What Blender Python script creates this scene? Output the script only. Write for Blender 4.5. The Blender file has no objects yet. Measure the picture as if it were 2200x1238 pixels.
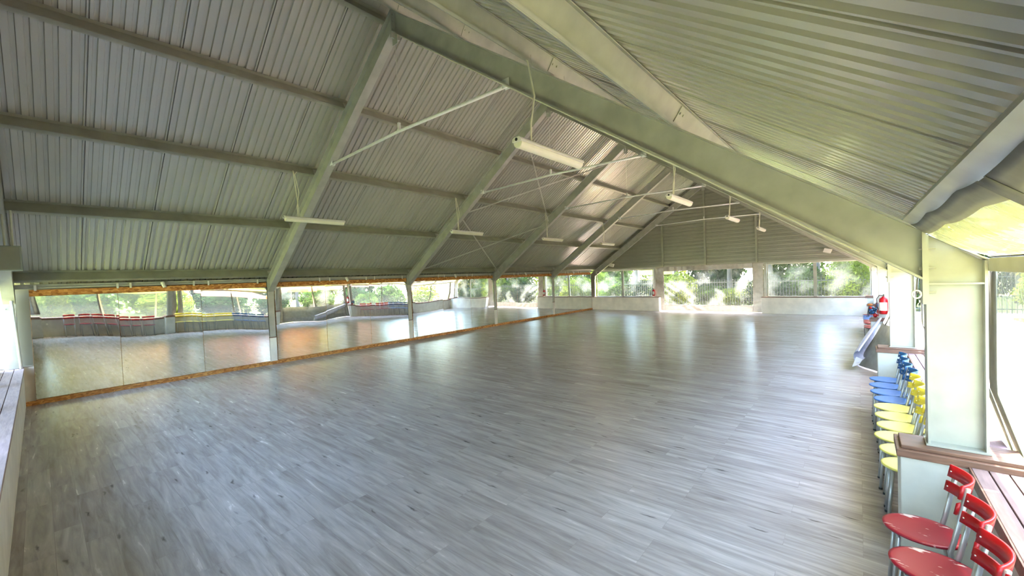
import bpy, math, random
from mathutils import Vector, Matrix, noise
C = bpy.context.scene
COL = C.collection
random.seed(7)

# ------------------------------------------------------------ camera, world, sun, exposure
H = 2.1
YAW, PITCH, ROLL, FPX = 0.7076, -0.0257, -0.0394, 871.07
def cam_axes():
    f = Vector((-math.sin(YAW)*math.cos(PITCH), math.cos(YAW)*math.cos(PITCH), math.sin(PITCH)))
    r = Vector((math.cos(YAW), math.sin(YAW), 0)); u = r.cross(f)
    c, s = math.cos(ROLL), math.sin(ROLL)
    return c*r+s*u, -s*r+c*u, f
r_, u_, f_ = cam_axes()
cd = bpy.data.cameras.new('camera'); cam = bpy.data.objects.new('camera', cd); COL.objects.link(cam)
cd.sensor_width = 36; cd.sensor_fit = 'HORIZONTAL'; cd.lens = FPX/2200*36; cd.clip_start = 0.02; cd.clip_end = 400
M = Matrix((( r_.x, u_.x, -f_.x, 0), (r_.y, u_.y, -f_.y, 0), (r_.z, u_.z, -f_.z, H), (0, 0, 0, 1)))
cam.matrix_world = M
C.camera = cam

W = bpy.data.worlds.new('sky'); C.world = W; W.use_nodes = True
nt = W.node_tree; nt.nodes.clear()
sky = nt.nodes.new('ShaderNodeTexSky'); sky.sky_type = 'NISHITA'; sky.sun_disc = False
sky.sun_elevation = math.radians(70); sky.sun_rotation = math.radians(8); sky.air_density = 1.0; sky.dust_density = 1.2
bg = nt.nodes.new('ShaderNodeBackground'); bg.inputs[1].default_value = 0.6
out = nt.nodes.new('ShaderNodeOutputWorld')
nt.links.new(sky.outputs[0], bg.inputs[0]); nt.links.new(bg.outputs[0], out.inputs[0])

sd = bpy.data.lights.new('sun', 'SUN'); sd.energy = 5.0; sd.angle = math.radians(1.0); sd.color = (1.0, 0.95, 0.86)
sun = bpy.data.objects.new('sun', sd); COL.objects.link(sun)
el, az = math.radians(72), math.radians(6)            # sun stands over the far gable, a little to the right
sdir = Vector((math.cos(el)*math.sin(az), math.cos(el)*math.cos(az), math.sin(el)))
sun.rotation_euler = (-sdir).to_track_quat('-Z', 'Y').to_euler()
sun.location = (6, 12, 20)

vs = C.view_settings
C.display_settings.display_device = 'sRGB'
vs.view_transform = 'Standard'; vs.look = 'None'; vs.gamma = 1; vs.use_curve_mapping = False
vs.exposure = 3.45
C.cycles.max_bounces = 14; C.cycles.diffuse_bounces = 7; C.cycles.transparent_max_bounces = 24
C.cycles.sample_clamp_indirect = 12
C.cycles.use_denoising = True

# ------------------------------------------------------------ materials
def nodes(name):
    m = bpy.data.materials.new(name); m.use_nodes = True
    return m, m.node_tree, m.node_tree.nodes['Principled BSDF']
def setp(b, **k):
    for key, v in k.items():
        b.inputs[key.replace('_', ' ')].default_value = v
def plain(name, col, rough=.5, metal=0.0, noise_amt=.12, scale=6, bump=0, stretch=(1, 1, 1), spec=.5, coat=0):
    m, t, b = nodes(name)
    tc = t.nodes.new('ShaderNodeTexCoord'); mp = t.nodes.new('ShaderNodeMapping'); mp.inputs['Scale'].default_value = stretch
    n = t.nodes.new('ShaderNodeTexNoise'); n.inputs['Scale'].default_value = scale; n.inputs['Detail'].default_value = 6
    cr = t.nodes.new('ShaderNodeValToRGB')
    cr.color_ramp.elements[0].position = .3; cr.color_ramp.elements[1].position = .7
    cr.color_ramp.elements[0].color = (*[c*(1-noise_amt) for c in col], 1)
    cr.color_ramp.elements[1].color = (*[min(1, c*(1+noise_amt)) for c in col], 1)
    t.links.new(tc.outputs['Object'], mp.inputs[0]); t.links.new(mp.outputs[0], n.inputs['Vector'])
    t.links.new(n.outputs[0], cr.inputs[0]); t.links.new(cr.outputs[0], b.inputs['Base Color'])
    setp(b, Roughness=rough, Metallic=metal); b.inputs['Specular IOR Level'].default_value = spec
    b.inputs['Coat Weight'].default_value = coat
    if bump:
        bp = t.nodes.new('ShaderNodeBump'); bp.inputs['Strength'].default_value = bump; bp.inputs['Distance'].default_value = .01
        t.links.new(n.outputs[0], bp.inputs['Height']); t.links.new(bp.outputs[0], b.inputs['Normal'])
    return m

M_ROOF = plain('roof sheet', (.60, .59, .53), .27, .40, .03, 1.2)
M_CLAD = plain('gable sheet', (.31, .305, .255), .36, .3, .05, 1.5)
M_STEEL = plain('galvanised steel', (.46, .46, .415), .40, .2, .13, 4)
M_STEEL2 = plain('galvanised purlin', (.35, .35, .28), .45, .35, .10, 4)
M_BRIGHT = plain('bright zinc', (.86, .86, .85), .3, .15, .06, 20)
M_DARK = plain('dark rubber', (.03, .03, .03), .6, 0, .1)
M_WHITE = plain('white plastic', (.82, .80, .74), .35, 0, .04)
M_CREAM = plain('cream plastic', (.84, .82, .66), .3, 0, .04)
M_PLASTER = plain('painted masonry', (.86, .80, .72), .75, 0, .10, 3, .25)
M_CAP = plain('dark stained timber', (.20, .10, .065), .5, 0, .3, 5, .2, (1, 8, 8))
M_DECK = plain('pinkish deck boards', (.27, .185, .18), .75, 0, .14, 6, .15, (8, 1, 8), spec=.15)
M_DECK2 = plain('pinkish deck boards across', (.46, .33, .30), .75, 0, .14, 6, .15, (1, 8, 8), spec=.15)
M_PLASTER2 = plain('darkened masonry', (.60, .585, .52), .8, 0, .12, 4, .25)  # copy of the painted masonry, darkened to offset strong light along the right wall
M_GREYVINYL = plain('grey vinyl', (.30, .295, .27), .75, 0, .15, 8, .3, spec=.15)
M_SILVER = plain('silver tarp', (.52, .52, .60), .3, .3, .12, 8, .3)
M_GALVBOX = plain('grey green enamel', (.36, .39, .32), .45, .1, .05)
M_CORD = plain('cream cable', (.72, .70, .55), .5)
M_RED = plain('red paint', (.42, .006, .012), .32, 0, .1)
M_BLUE = plain('blue paint', (.015, .085, .24), .35, 0, .1)
M_YEL = plain('yellow paint', (.78, .62, .06), .38, 0, .08)
M_TUBE = plain('grey chair tube', (.45, .46, .46), .35, .6, .06)
M_BARK = plain('bark', (.12, .10, .08), .9, 0, .3, 8, .5, (1, 1, .3))
M_FENCE = plain('dark fence paint', (.04, .05, .04), .5)
M_WOODPOST = plain('pale timber', (.52, .36, .2), .6, 0, .2, 5)
M_ORANGE = plain('orange canopy', (.55, .18, .03), .8)
M_YCAN = plain('yellow canopy', (.60, .38, .03), .8)
M_PCAN = plain('salmon canopy', (.58, .20, .13), .8)
M_GREENP = plain('green plastic', (.1, .3, .12), .5)

def chair_seat_mat(name, col):
    m, t, b = nodes(name)
    tc = t.nodes.new('ShaderNodeTexCoord')
    mp = t.nodes.new('ShaderNodeMapping'); mp.inputs['Scale'].default_value = (14, 60, 14); mp.inputs['Rotation'].default_value = (0, 0, .5)
    n = t.nodes.new('ShaderNodeTexNoise'); n.inputs['Scale'].default_value = 1.0; n.inputs['Detail'].default_value = 3
    n2 = t.nodes.new('ShaderNodeTexNoise'); n2.inputs['Scale'].default_value = 7
    mul = t.nodes.new('ShaderNodeMath'); mul.operation = 'MULTIPLY'
    cr = t.nodes.new('ShaderNodeValToRGB'); cr.color_ramp.elements[0].position = .385; cr.color_ramp.elements[1].position = .41
    mx = t.nodes.new('ShaderNodeMix'); mx.data_type = 'RGBA'
    mx.inputs['A'].default_value = (*col, 1); mx.inputs['B'].default_value = (.72, .55, .52, 1)
    t.links.new(tc.outputs['Object'], mp.inputs[0]); t.links.new(mp.outputs[0], n.inputs['Vector'])
    t.links.new(tc.outputs['Object'], n2.inputs['Vector'])
    t.links.new(n.outputs[0], mul.inputs[0]); t.links.new(n2.outputs[0], mul.inputs[1])
    t.links.new(mul.outputs[0], cr.inputs[0]); t.links.new(cr.outputs[0], mx.inputs['Factor'])
    t.links.new(mx.outputs['Result'], b.inputs['Base Color']); setp(b, Roughness=.35)
    return m
M_REDSEAT = chair_seat_mat('worn red seat', (.33, .012, .028))
M_BLUESEAT = plain('blue seat', (.06, .16, .42), .4)
M_YELSEAT = plain('yellow seat', (.72, .66, .16), .42, 0, .05)

def floor_mat():
    m, t, b = nodes('grey oak laminate'); N = t.nodes; L = t.links
    tc = N.new('ShaderNodeTexCoord')
    br = N.new('ShaderNodeTexBrick'); br.offset = .37; br.offset_frequency = 3
    br.inputs['Scale'].default_value = 1; br.inputs['Brick Width'].default_value = 1.25; br.inputs['Row Height'].default_value = .17
    br.inputs['Mortar Size'].default_value = .0012; br.inputs['Mortar Smooth'].default_value = .1; br.inputs['Bias'].default_value = 0
    br.inputs['Color1'].default_value = (.50, .435, .42, 1); br.inputs['Color2'].default_value = (.60, .535, .52, 1); br.inputs['Mortar'].default_value = (.43, .37, .355, 1)
    L.new(tc.outputs['Object'], br.inputs['Vector'])
    # each board shifts the grain
    sep = N.new('ShaderNodeVectorMath'); sep.operation = 'MULTIPLY'; sep.inputs[1].default_value = (.9, 9.5, 1)
    off = N.new('ShaderNodeVectorMath'); off.operation = 'MULTIPLY_ADD'; off.inputs[1].default_value = (60, 31, 17)
    L.new(tc.outputs['Object'], sep.inputs[0]); L.new(br.outputs['Color'], off.inputs[0]); L.new(sep.outputs[0], off.inputs[2])
    n1 = N.new('ShaderNodeTexNoise'); n1.inputs['Scale'].default_value = 1.6; n1.inputs['Detail'].default_value = 7; n1.inputs['Roughness'].default_value = .62; n1.inputs['Distortion'].default_value = .6
    L.new(off.outputs[0], n1.inputs['Vector'])
    cr = N.new('ShaderNodeValToRGB'); cr.color_ramp.elements[0].position = .28; cr.color_ramp.elements[0].color = (.58, .56, .54, 1)
    cr.color_ramp.elements[1].position = .68; cr.color_ramp.elements[1].color = (1.12, 1.12, 1.12, 1)
    L.new(n1.outputs[0], cr.inputs[0])
    mx = N.new('ShaderNodeMix'); mx.data_type = 'RGBA'; mx.blend_type = 'MULTIPLY'; mx.inputs['Factor'].default_value = 1
    L.new(br.outputs['Color'], mx.inputs['A']); L.new(cr.outputs[0], mx.inputs['B'])
    # dark knots and short splits
    sc2 = N.new('ShaderNodeVectorMath'); sc2.operation = 'MULTIPLY'; sc2.inputs[1].default_value = (1.3, 7.5, 1)
    L.new(tc.outputs['Object'], sc2.inputs[0])
    dis = N.new('ShaderNodeTexNoise'); dis.inputs['Scale'].default_value = 9
    L.new(tc.outputs['Object'], dis.inputs['Vector'])
    ad = N.new('ShaderNodeVectorMath'); ad.operation = 'MULTIPLY_ADD'; ad.inputs[1].default_value = (.12, .5, 0)
    L.new(dis.outputs['Color'], ad.inputs[0]); L.new(sc2.outputs[0], ad.inputs[2])
    vo = N.new('ShaderNodeTexVoronoi'); vo.inputs['Scale'].default_value = 1.25
    L.new(ad.outputs[0], vo.inputs['Vector'])
    kr = N.new('ShaderNodeValToRGB'); kr.color_ramp.elements[0].position = .04; kr.color_ramp.elements[0].color = (.2, .19, .185, 1)
    kr.color_ramp.elements[1].position = .14; kr.color_ramp.elements[1].color = (1, 1, 1, 1)
    L.new(vo.outputs['Distance'], kr.inputs[0])
    mx2 = N.new('ShaderNodeMix'); mx2.data_type = 'RGBA'; mx2.blend_type = 'MULTIPLY'; mx2.inputs['Factor'].default_value = .8
    L.new(mx.outputs['Result'], mx2.inputs['A']); L.new(kr.outputs[0], mx2.inputs['B'])
    L.new(mx2.outputs['Result'], b.inputs['Base Color'])
    rr = N.new('ShaderNodeMapRange'); rr.inputs['To Min'].default_value = .22; rr.inputs['To Max'].default_value = .30
    L.new(n1.outputs[0], rr.inputs['Value']); L.new(rr.outputs[0], b.inputs['Roughness'])
    bn = N.new('ShaderNodeTexNoise'); bn.inputs['Scale'].default_value = 2.2
    sc3 = N.new('ShaderNodeVectorMath'); sc3.operation = 'MULTIPLY'; sc3.inputs[1].default_value = (.6, 4, 1)
    L.new(tc.outputs['Object'], sc3.inputs[0]); L.new(sc3.outputs[0], bn.inputs['Vector'])
    bp = N.new('ShaderNodeBump'); bp.inputs['Strength'].default_value = .35; bp.inputs['Distance'].default_value = .012
    L.new(bn.outputs[0], bp.inputs['Height']); L.new(bp.outputs[0], b.inputs['Normal'])
    b.inputs['Specular IOR Level'].default_value = .62
    return m
M_FLOOR = floor_mat()

def osb_mat():
    m, t, b = nodes('oriented strand board'); N = t.nodes; L = t.links
    tc = N.new('ShaderNodeTexCoord'); v = N.new('ShaderNodeTexVoronoi'); v.inputs['Scale'].default_value = 30
    mp = N.new('ShaderNodeMapping'); mp.inputs['Scale'].default_value = (1, .6, 1.3); L.new(tc.outputs['Object'], mp.inputs[0]); L.new(mp.outputs[0], v.inputs['Vector'])
    cr = N.new('ShaderNodeValToRGB'); e = cr.color_ramp.elements
    e[0].color = (.34, .11, .02, 1); e[1].color = (.80, .42, .13, 1); x = e.new(.5); x.color = (.58, .23, .05, 1)
    sp = N.new('ShaderNodeSeparateColor'); L.new(v.outputs['Color'], sp.inputs[0]); L.new(sp.outputs[0], cr.inputs[0])
    L.new(cr.outputs[0], b.inputs['Base Color']); setp(b, Roughness=.6)
    return m
M_OSB = osb_mat()

def mirror_mat():
    m, t, b = nodes('mirror silvering'); setp(b, Base_Color=(.86, .89, .86, 1), Metallic=1.0, Roughness=.015)
    return m
M_MIRROR = mirror_mat()

def pvc_mat(name, haze=.12, tint=(.93, .95, .93), hazecol=(.8, .82, .8), wave=.5, sc=3.0, patch=False):
    m = bpy.data.materials.new(name); m.use_nodes = True; t = m.node_tree; t.nodes.clear(); N = t.nodes; L = t.links
    o = N.new('ShaderNodeOutputMaterial'); tr = N.new('ShaderNodeBsdfTransparent'); tr.inputs[0].default_value = (*tint, 1)
    gl = N.new('ShaderNodeBsdfGlossy'); gl.inputs['Roughness'].default_value = .08
    di = N.new('ShaderNodeBsdfTranslucent'); di.inputs[0].default_value = (*hazecol, 1)
    d2 = N.new('ShaderNodeBsdfDiffuse'); d2.inputs[0].default_value = (*hazecol, 1)
    dm = N.new('ShaderNodeMixShader'); dm.inputs[0].default_value = .4; L.new(di.outputs[0], dm.inputs[1]); L.new(d2.outputs[0], dm.inputs[2])
    tc = N.new('ShaderNodeTexCoord'); n = N.new('ShaderNodeTexNoise'); n.inputs['Scale'].default_value = sc; n.inputs['Detail'].default_value = 3; n.inputs['Distortion'].default_value = 1.2
    L.new(tc.outputs['Object'], n.inputs['Vector'])
    bp = N.new('ShaderNodeBump'); bp.inputs['Strength'].default_value = wave; bp.inputs['Distance'].default_value = .03
    L.new(n.outputs[0], bp.inputs['Height']); L.new(bp.outputs[0], gl.inputs['Normal'])
    fr = N.new('ShaderNodeFresnel'); fr.inputs[0].default_value = 1.25; L.new(bp.outputs[0], fr.inputs['Normal'])
    m1 = N.new('ShaderNodeMixShader'); m1.inputs[0].default_value = haze
    if patch:
        n2 = N.new('ShaderNodeTexNoise'); n2.inputs['Scale'].default_value = 1.1; n2.inputs['Detail'].default_value = 4; L.new(tc.outputs['Object'], n2.inputs['Vector'])
        mr = N.new('ShaderNodeMapRange'); mr.inputs['From Min'].default_value = .48; mr.inputs['From Max'].default_value = .68
        mr.inputs['To Min'].default_value = haze*.5; mr.inputs['To Max'].default_value = min(.6, haze*4.5); L.new(n2.outputs[0], mr.inputs['Value']); L.new(mr.outputs[0], m1.inputs[0])
    L.new(tr.outputs[0], m1.inputs[1]); L.new(dm.outputs[0], m1.inputs[2])
    m2 = N.new('ShaderNodeMixShader'); L.new(fr.outputs[0], m2.inputs[0]); L.new(m1.outputs[0], m2.inputs[1]); L.new(gl.outputs[0], m2.inputs[2])
    L.new(m2.outputs[0], o.inputs[0])
    return m
M_PVC = pvc_mat('clear sheet', .06, (.80, .83, .80), (.7, .72, .7))
M_PVCH = pvc_mat('hazy clear sheet', .05, patch=True)
M_PVCW = pvc_mat('wrinkled clear sheet', .06, wave=1.0, sc=5, patch=True)
M_PVC0 = pvc_mat('dimming clear sheet', .12, (.52, .55, .48), (.5, .52, .42))  # clear sheet with tint darkened to cut daylight through the nearest bay
M_AWN = pvc_mat('pale yellow translucent sheet', .92, (.9, .85, .5), (.27, .235, .06), .4)

def leaf_mat(name, col):
    m = bpy.data.materials.new(name); m.use_nodes = True; t = m.node_tree; t.nodes.clear(); N = t.nodes; L = t.links
    o = N.new('ShaderNodeOutputMaterial'); oi = N.new('ShaderNodeTexCoord'); n = N.new('ShaderNodeTexNoise'); n.inputs['Scale'].default_value = 1.7
    L.new(oi.outputs['Object'], n.inputs['Vector'])
    cr = N.new('ShaderNodeValToRGB'); cr.color_ramp.elements[0].position = .35; cr.color_ramp.elements[1].position = .65
    cr.color_ramp.elements[0].color = (*[c*.55 for c in col], 1); cr.color_ramp.elements[1].color = (*[c*1.35 for c in col], 1)
    L.new(n.outputs[0], cr.inputs[0])
    a = N.new('ShaderNodeBsdfDiffuse'); b = N.new('ShaderNodeBsdfTranslucent'); mx = N.new('ShaderNodeMixShader'); mx.inputs[0].default_value = .5
    L.new(cr.outputs[0], a.inputs[0]); L.new(cr.outputs[0], b.inputs[0]); L.new(a.outputs[0], mx.inputs[1]); L.new(b.outputs[0], mx.inputs[2]); L.new(mx.outputs[0], o.inputs[0])
    return m
M_LEAF = leaf_mat('leaves', (.075, .125, .026))
M_LEAF2 = leaf_mat('yellow green leaves', (.20, .25, .035))
M_LEAF3 = leaf_mat('dark leaves', (.035, .065, .024))

def ground_mat():
    m, t, b = nodes('outdoor ground'); N = t.nodes; L = t.links
    tc = N.new('ShaderNodeTexCoord'); n = N.new('ShaderNodeTexNoise'); n.inputs['Scale'].default_value = 3; n.inputs['Detail'].default_value = 6
    L.new(tc.outputs['Object'], n.inputs['Vector'])
    cr = N.new('ShaderNodeValToRGB'); cr.color_ramp.elements[0].color = (.28, .29, .07, 1); cr.color_ramp.elements[1].color = (.44, .41, .10, 1)
    cr.color_ramp.elements[0].position = .3; cr.color_ramp.elements[1].position = .7
    L.new(n.outputs[0], cr.inputs[0]); L.new(cr.outputs[0], b.inputs['Base Color']); setp(b, Roughness=.95)
    return m
M_GRASS = ground_mat()
M_PAVE = plain('pink beige paving', (.60, .40, .32), .85, 0, .08, 2)

# ------------------------------------------------------------ mesh helpers
class MB:
    def __init__(s): s.v = []; s.f = []
    def quad(s, a, b, c, d):
        i = len(s.v); s.v += [tuple(a), tuple(b), tuple(c), tuple(d)]; s.f.append((i, i+1, i+2, i+3)); return s
    def box(s, x0, x1, y0, y1, z0, z1):
        i = len(s.v)
        s.v += [(x0, y0, z0), (x1, y0, z0), (x1, y1, z0), (x0, y1, z0), (x0, y0, z1), (x1, y0, z1), (x1, y1, z1), (x0, y1, z1)]
        s.f += [(i, i+3, i+2, i+1), (i+4, i+5, i+6, i+7), (i, i+1, i+5, i+4), (i+1, i+2, i+6, i+5), (i+2, i+3, i+7, i+6), (i+3, i, i+4, i+7)]
        return s
    def prism(s, pts, d):
        """pts: polygon in 3D, d: extrusion vector"""
        i = len(s.v); n = len(pts); d = Vector(d)
        s.v += [tuple(p) for p in pts] + [tuple(Vector(p)+d) for p in pts]
        s.f.append(tuple(i+k for k in range(n-1, -1, -1))); s.f.append(tuple(i+n+k for k in range(n)))
        for k in range(n): s.f.append((i+k, i+(k+1) % n, i+n+(k+1) % n, i+n+k))
        return s
    def tube(s, pts, r, n=8, r2=None):
        pts = [Vector(p) for p in pts]; r2 = r if r2 is None else r2
        i0 = len(s.v); m = len(pts); ref = None
        for k, p in enumerate(pts):
            d = (pts[min(k+1, m-1)]-pts[max(k-1, 0)]).normalized()
            if ref is None: ref = Vector((0, 0, 1)) if abs(d.z) < .9 else Vector((1, 0, 0))
            a = d.cross(ref).normalized(); b = d.cross(a).normalized(); ref = a.cross(d)
            rr = r+(r2-r)*k/max(1, m-1)
            for q in range(n):
                t = 2*math.pi*q/n; s.v.append(tuple(p+a*rr*math.cos(t)+b*rr*math.sin(t)))
        for k in range(m-1):
            for q in range(n):
                s.f.append((i0+k*n+q, i0+k*n+(q+1) % n, i0+(k+1)*n+(q+1) % n, i0+(k+1)*n+q))
        s.f.append(tuple(i0+q for q in range(n-1, -1, -1))); s.f.append(tuple(i0+(m-1)*n+q for q in range(n)))
        return s
    def grid(s, fn, nu, nv, u0=0, u1=1, v0=0, v1=1, mask=None):
        i = len(s.v)
        for a in range(nu+1):
            for b in range(nv+1):
                s.v.append(tuple(fn(u0+(u1-u0)*a/nu, v0+(v1-v0)*b/nv)))
        for a in range(nu):
            for b in range(nv):
                k = i+a*(nv+1)+b; s.f.append((k, k+nv+1, k+nv+2, k+1))
        return s
    def ico(s, c, rx, ry, rz, n=10, m=7):
        i = len(s.v); c = Vector(c)
        for a in range(m+1):
            th = math.pi*a/m
            for b in range(n):
                ph = 2*math.pi*b/n
                s.v.append((c.x+rx*math.sin(th)*math.cos(ph), c.y+ry*math.sin(th)*math.sin(ph), c.z+rz*math.cos(th)))
        for a in range(m):
            for b in range(n):
                s.f.append((i+a*n+b, i+(a+1)*n+b, i+(a+1)*n+(b+1) % n, i+a*n+(b+1) % n))
        return s
    def build(s, name, mat, parent=None, label=None, smooth=False, loc=None, solid=0, bevel=0):
        me = bpy.data.meshes.new(name); o = Vector(loc) if loc is not None else Vector((0, 0, 0))
        me.from_pydata([(v[0]-o.x, v[1]-o.y, v[2]-o.z) for v in s.v], [], s.f); me.materials.append(mat)
        me.validate(); me.update()
        if smooth:
            for p in me.polygons: p.use_smooth = True
        ob = bpy.data.objects.new(name, me); COL.objects.link(ob); ob.location = o
        if parent is not None:
            ob.parent = parent; w = parent_world(parent); ob.location = o-w
        if label: ob['label'] = label
        if solid:
            md = ob.modifiers.new('solid', 'SOLIDIFY'); md.thickness = solid; md.offset = 0
        if bevel:
            md = ob.modifiers.new('bevel', 'BEVEL'); md.width = bevel; md.segments = 2; md.limit_method = 'ANGLE'
        return ob
def parent_world(p):
    w = Vector(p.location)
    while p.parent is not None: p = p.parent; w += Vector(p.location)
    return w
def thing(name, label, cat, loc=(0, 0, 0), group=None):
    o = bpy.data.objects.new(name, None); COL.objects.link(o); o.location = loc; o.empty_display_size = .1
    o['label'] = label; o['category'] = cat
    if group: o['group'] = group
    return o
def tag(o, label, cat, group=None, kind=None):
    o['label'] = label; o['category'] = cat
    if group: o['group'] = group
    if kind: o['kind'] = kind
    return o
def struct(o): o['kind'] = 'structure'; return o
def dup(o, parent=None):
    c = o.copy(); COL.objects.link(c)
    if parent is not None: c.parent = parent
    for ch in o.children: dup(ch, c)
    return c
ORD = ['first', 'second', 'third', 'fourth', 'fifth', 'sixth', 'seventh', 'eighth', 'ninth', 'tenth', 'eleventh']

# ------------------------------------------------------------ dimensions
XL, XR, MID = -12.138, 0.359, -5.889
K = 0.6941                                   # roof pitch
FY = [4.107+4.465*(k-1) for k in range(6)]   # portal frames, 0 = near gable, 5 = far gable
YN, YFW = -0.24, 21.5                        # room faces of the low end walls
NG, FG = -0.62, 22.06                        # gable cladding planes
def zr(x): return 1.96+K*((x-XL) if x <= MID else (XR-x))     # underside of the rafters
CS = math.cos(math.atan(K)); SN = math.sin(math.atan(K))

# ------------------------------------------------------------ floor and ground
fl = MB().box(XL-.35, .60, NG+.02, FG-.04, -.12, 0).build('floor', M_FLOOR); struct(fl)
g = MB().box(-60, 60, -40, 80, -.22, -.121).build('ground_lawn', M_GRASS); tag(g, 'sunlit yellow-green lawn around the hall', 'lawn', kind='structure')
pv = MB()
pv.box(.9, 14, 10.5, 20.5, -.13, -.10); pv.box(-14, 6, 23.2, 25.2, -.13, -.10); pv.box(2.6, 4.6, -6, 10.4, -.13, -.1)
p_ = pv.build('terrace_paving', M_PAVE); tag(p_, 'pink-beige paved terrace outside the hall', 'paving', kind='structure')

# ------------------------------------------------------------ roof sheets
def rib_profile(y0, y1):
    """(y, h) points, h along the outward normal; joint grooves every metre"""
    out = []; y = y0; pitch = .1212; k = 0
    while y < y1-.01:
        if k % 8 == 0:
            out += [(y, 0), (y+.001, .05), (y+.014, .05), (y+.015, -.005), (y+.023, -.005), (y+.024, 0)]
        out += [(y+.050, 0), (y+.058, .032), (y+.098, .032), (y+.106, 0)]
        y += pitch; k += 1
    out.append((y1, 0)); return out
def roof_side(side, mb):
    prof = rib_profile(.59-.97*2, FG+.02)
    off = .36+.2/CS                                     # vertical distance rafter underside to sheet
    for a in range(len(prof)-1):
        (ya, ha), (yb, hb) = prof[a], prof[a+1]
        def pt(x, y, h):
            return (x+side*h*SN, y, zr_ext(x, side)+off+h*CS)
        xe = (XL-.42) if side < 0 else (XR+.10); xt = MID
        mb.quad(pt(xe, ya, ha), pt(xe, yb, hb), pt(xt, yb, hb), pt(xt, ya, ha))
def zr_ext(x, side): return 1.96+K*((x-XL) if side < 0 else (XR-x))
mb = MB(); roof_side(-1, mb); roof_side(1, mb)
# opaque weather skin a little above, so that no light passes the joints
for side in (-1, 1):
    xe = (XL-.42) if side < 0 else (XR+.10)
    o1 = .36+.2/CS+.09
    mb.prism([(xe, NG-.45, zr_ext(xe, side)+o1), (MID, NG-.45, zr_ext(MID, side)+o1), (MID, NG-.45, zr_ext(MID, side)+o1+.02), (xe, NG-.45, zr_ext(xe, side)+o1+.02)], (0, FG-NG+.75, 0))
struct(mb.build('ceiling', M_ROOF))

# ------------------------------------------------------------ gable cladding with horizontal ribs
def gable(y, sgn, name):
    mb = MB(); z = 2.36; prof = []
    while z < 7.0:
        prof += [(z, 0), (z+.09, 0), (z+.10, .042), (z+.17, .042)]; z += .18
    top = 1.96+.36+.2/CS
    def lim(z):
        h = max(z, 2.3)
        xl = XL-.38 if h < top+K*(-.38) else XL+(h-top)/K
        xr_ = XR+.08 if h < top else XR-(h-top)/K
        return xl, xr_
    apex = top+K*(MID-XL)
    for a in range(len(prof)-1):
        (z0, h0), (z1, h1) = prof[a], prof[a+1]
        if z0 >= apex: break
        z1 = min(z1, apex)
        l0, r0 = lim(z0); l1, r1 = lim(z1)
        if z1 >= apex: l1 = r1 = MID
        mb.quad((l0, y+sgn*h0, z0), (r0, y+sgn*h0, z0), (r1, y+sgn*h1, z1), (l1, y+sgn*h1, z1))
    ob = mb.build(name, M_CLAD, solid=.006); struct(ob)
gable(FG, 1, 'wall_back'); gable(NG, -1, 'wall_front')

# ------------------------------------------------------------ low walls, piers
mb = MB()
mb.box(XL, -8.11, YFW, FG-.08, 0, .735); mb.box(-3.39, .25, YFW, FG-.08, 0, .735)
struct(mb.build('wall_back_low', M_PLASTER, bevel=.008)).name = 'wall_back'
mb = MB(); mb.box(XL-.02, .20, NG+.03, YN, 0, .70)
struct(mb.build('wall_front', M_PLASTER, bevel=.008))
# right wall: low masonry in bays 0,1,3,4, piers under each column; bay 2 is an open doorway
mb = MB(); PIERS = [(-.6, .20)]+[(FY[k]-.17, FY[k]+.14) for k in (1, 2, 3, 4)]+[(FY[5]-.46, FY[5]+.05)]
for (a, b) in PIERS: mb.box(.21, .78, a, b, 0, .72)
for k in (0, 1, 3, 4):
    mb.box(.565, .775, PIERS[k][1], PIERS[k+1][0], 0, .695)
struct(mb.build('wall_right', M_PLASTER2, bevel=.006))
cn = 0
CAPN = ['near corner', 'between red and yellow chairs', 'beyond the blue chairs', 'under the fire extinguisher column', 'beyond the far chairs', 'in the far right corner']
for i, (a, b) in enumerate(PIERS):
    mb = MB(); mb.box(.19, .80, a-.02, b+.02, .722, .775); mb.box(.215, .80, a+.015, b-.015, .775, .80)
    o = mb.build('pier_cap', M_CAP, bevel=.004, loc=(.5, (a+b)/2, .722)); tag(o, 'dark timber cap on the white pier '+CAPN[i], 'timber cap', 'timber pier caps')
# left wall: white pier feet and the masonry hidden by the mirrors
mb = MB(); mb.box(XL-.32, XL-.075, NG+.03, FG-.08, 0, .74)
for k in range(6): mb.box(XL-.20, XL+.005, FY[k]-.085, FY[k]+.085, 0, .72)
struct(mb.build('wall_left', M_PLASTER))
mb = MB()
for k in range(1, 5): mb.box(XL-.19, XL+.012, FY[k]-.088, FY[k]+.088, .72, .745)
struct(mb.build('trim_1', M_CAP))
mb = MB(); mb.box(XL-.44, XL-.42, NG-.1, FG+.1, 0, 2.62)
struct(mb.build('wall_left', M_CLAD))
mb = MB(); mb.box(XL, XL+.022, YN-.0, YFW, 0, .085)
struct(mb.build('baseboard_left', M_OSB, bevel=.003))
mb = MB(); mb.box(XL, -8.09, YFW-.015, FG-.09, .735, .755); mb.box(-3.41, .27, YFW-.015, FG-.09, .735, .755); mb.box(.27, .5, YFW-.015, FG-.5, .735, .755)
struct(mb.build('trim_2', M_CAP))

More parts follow.
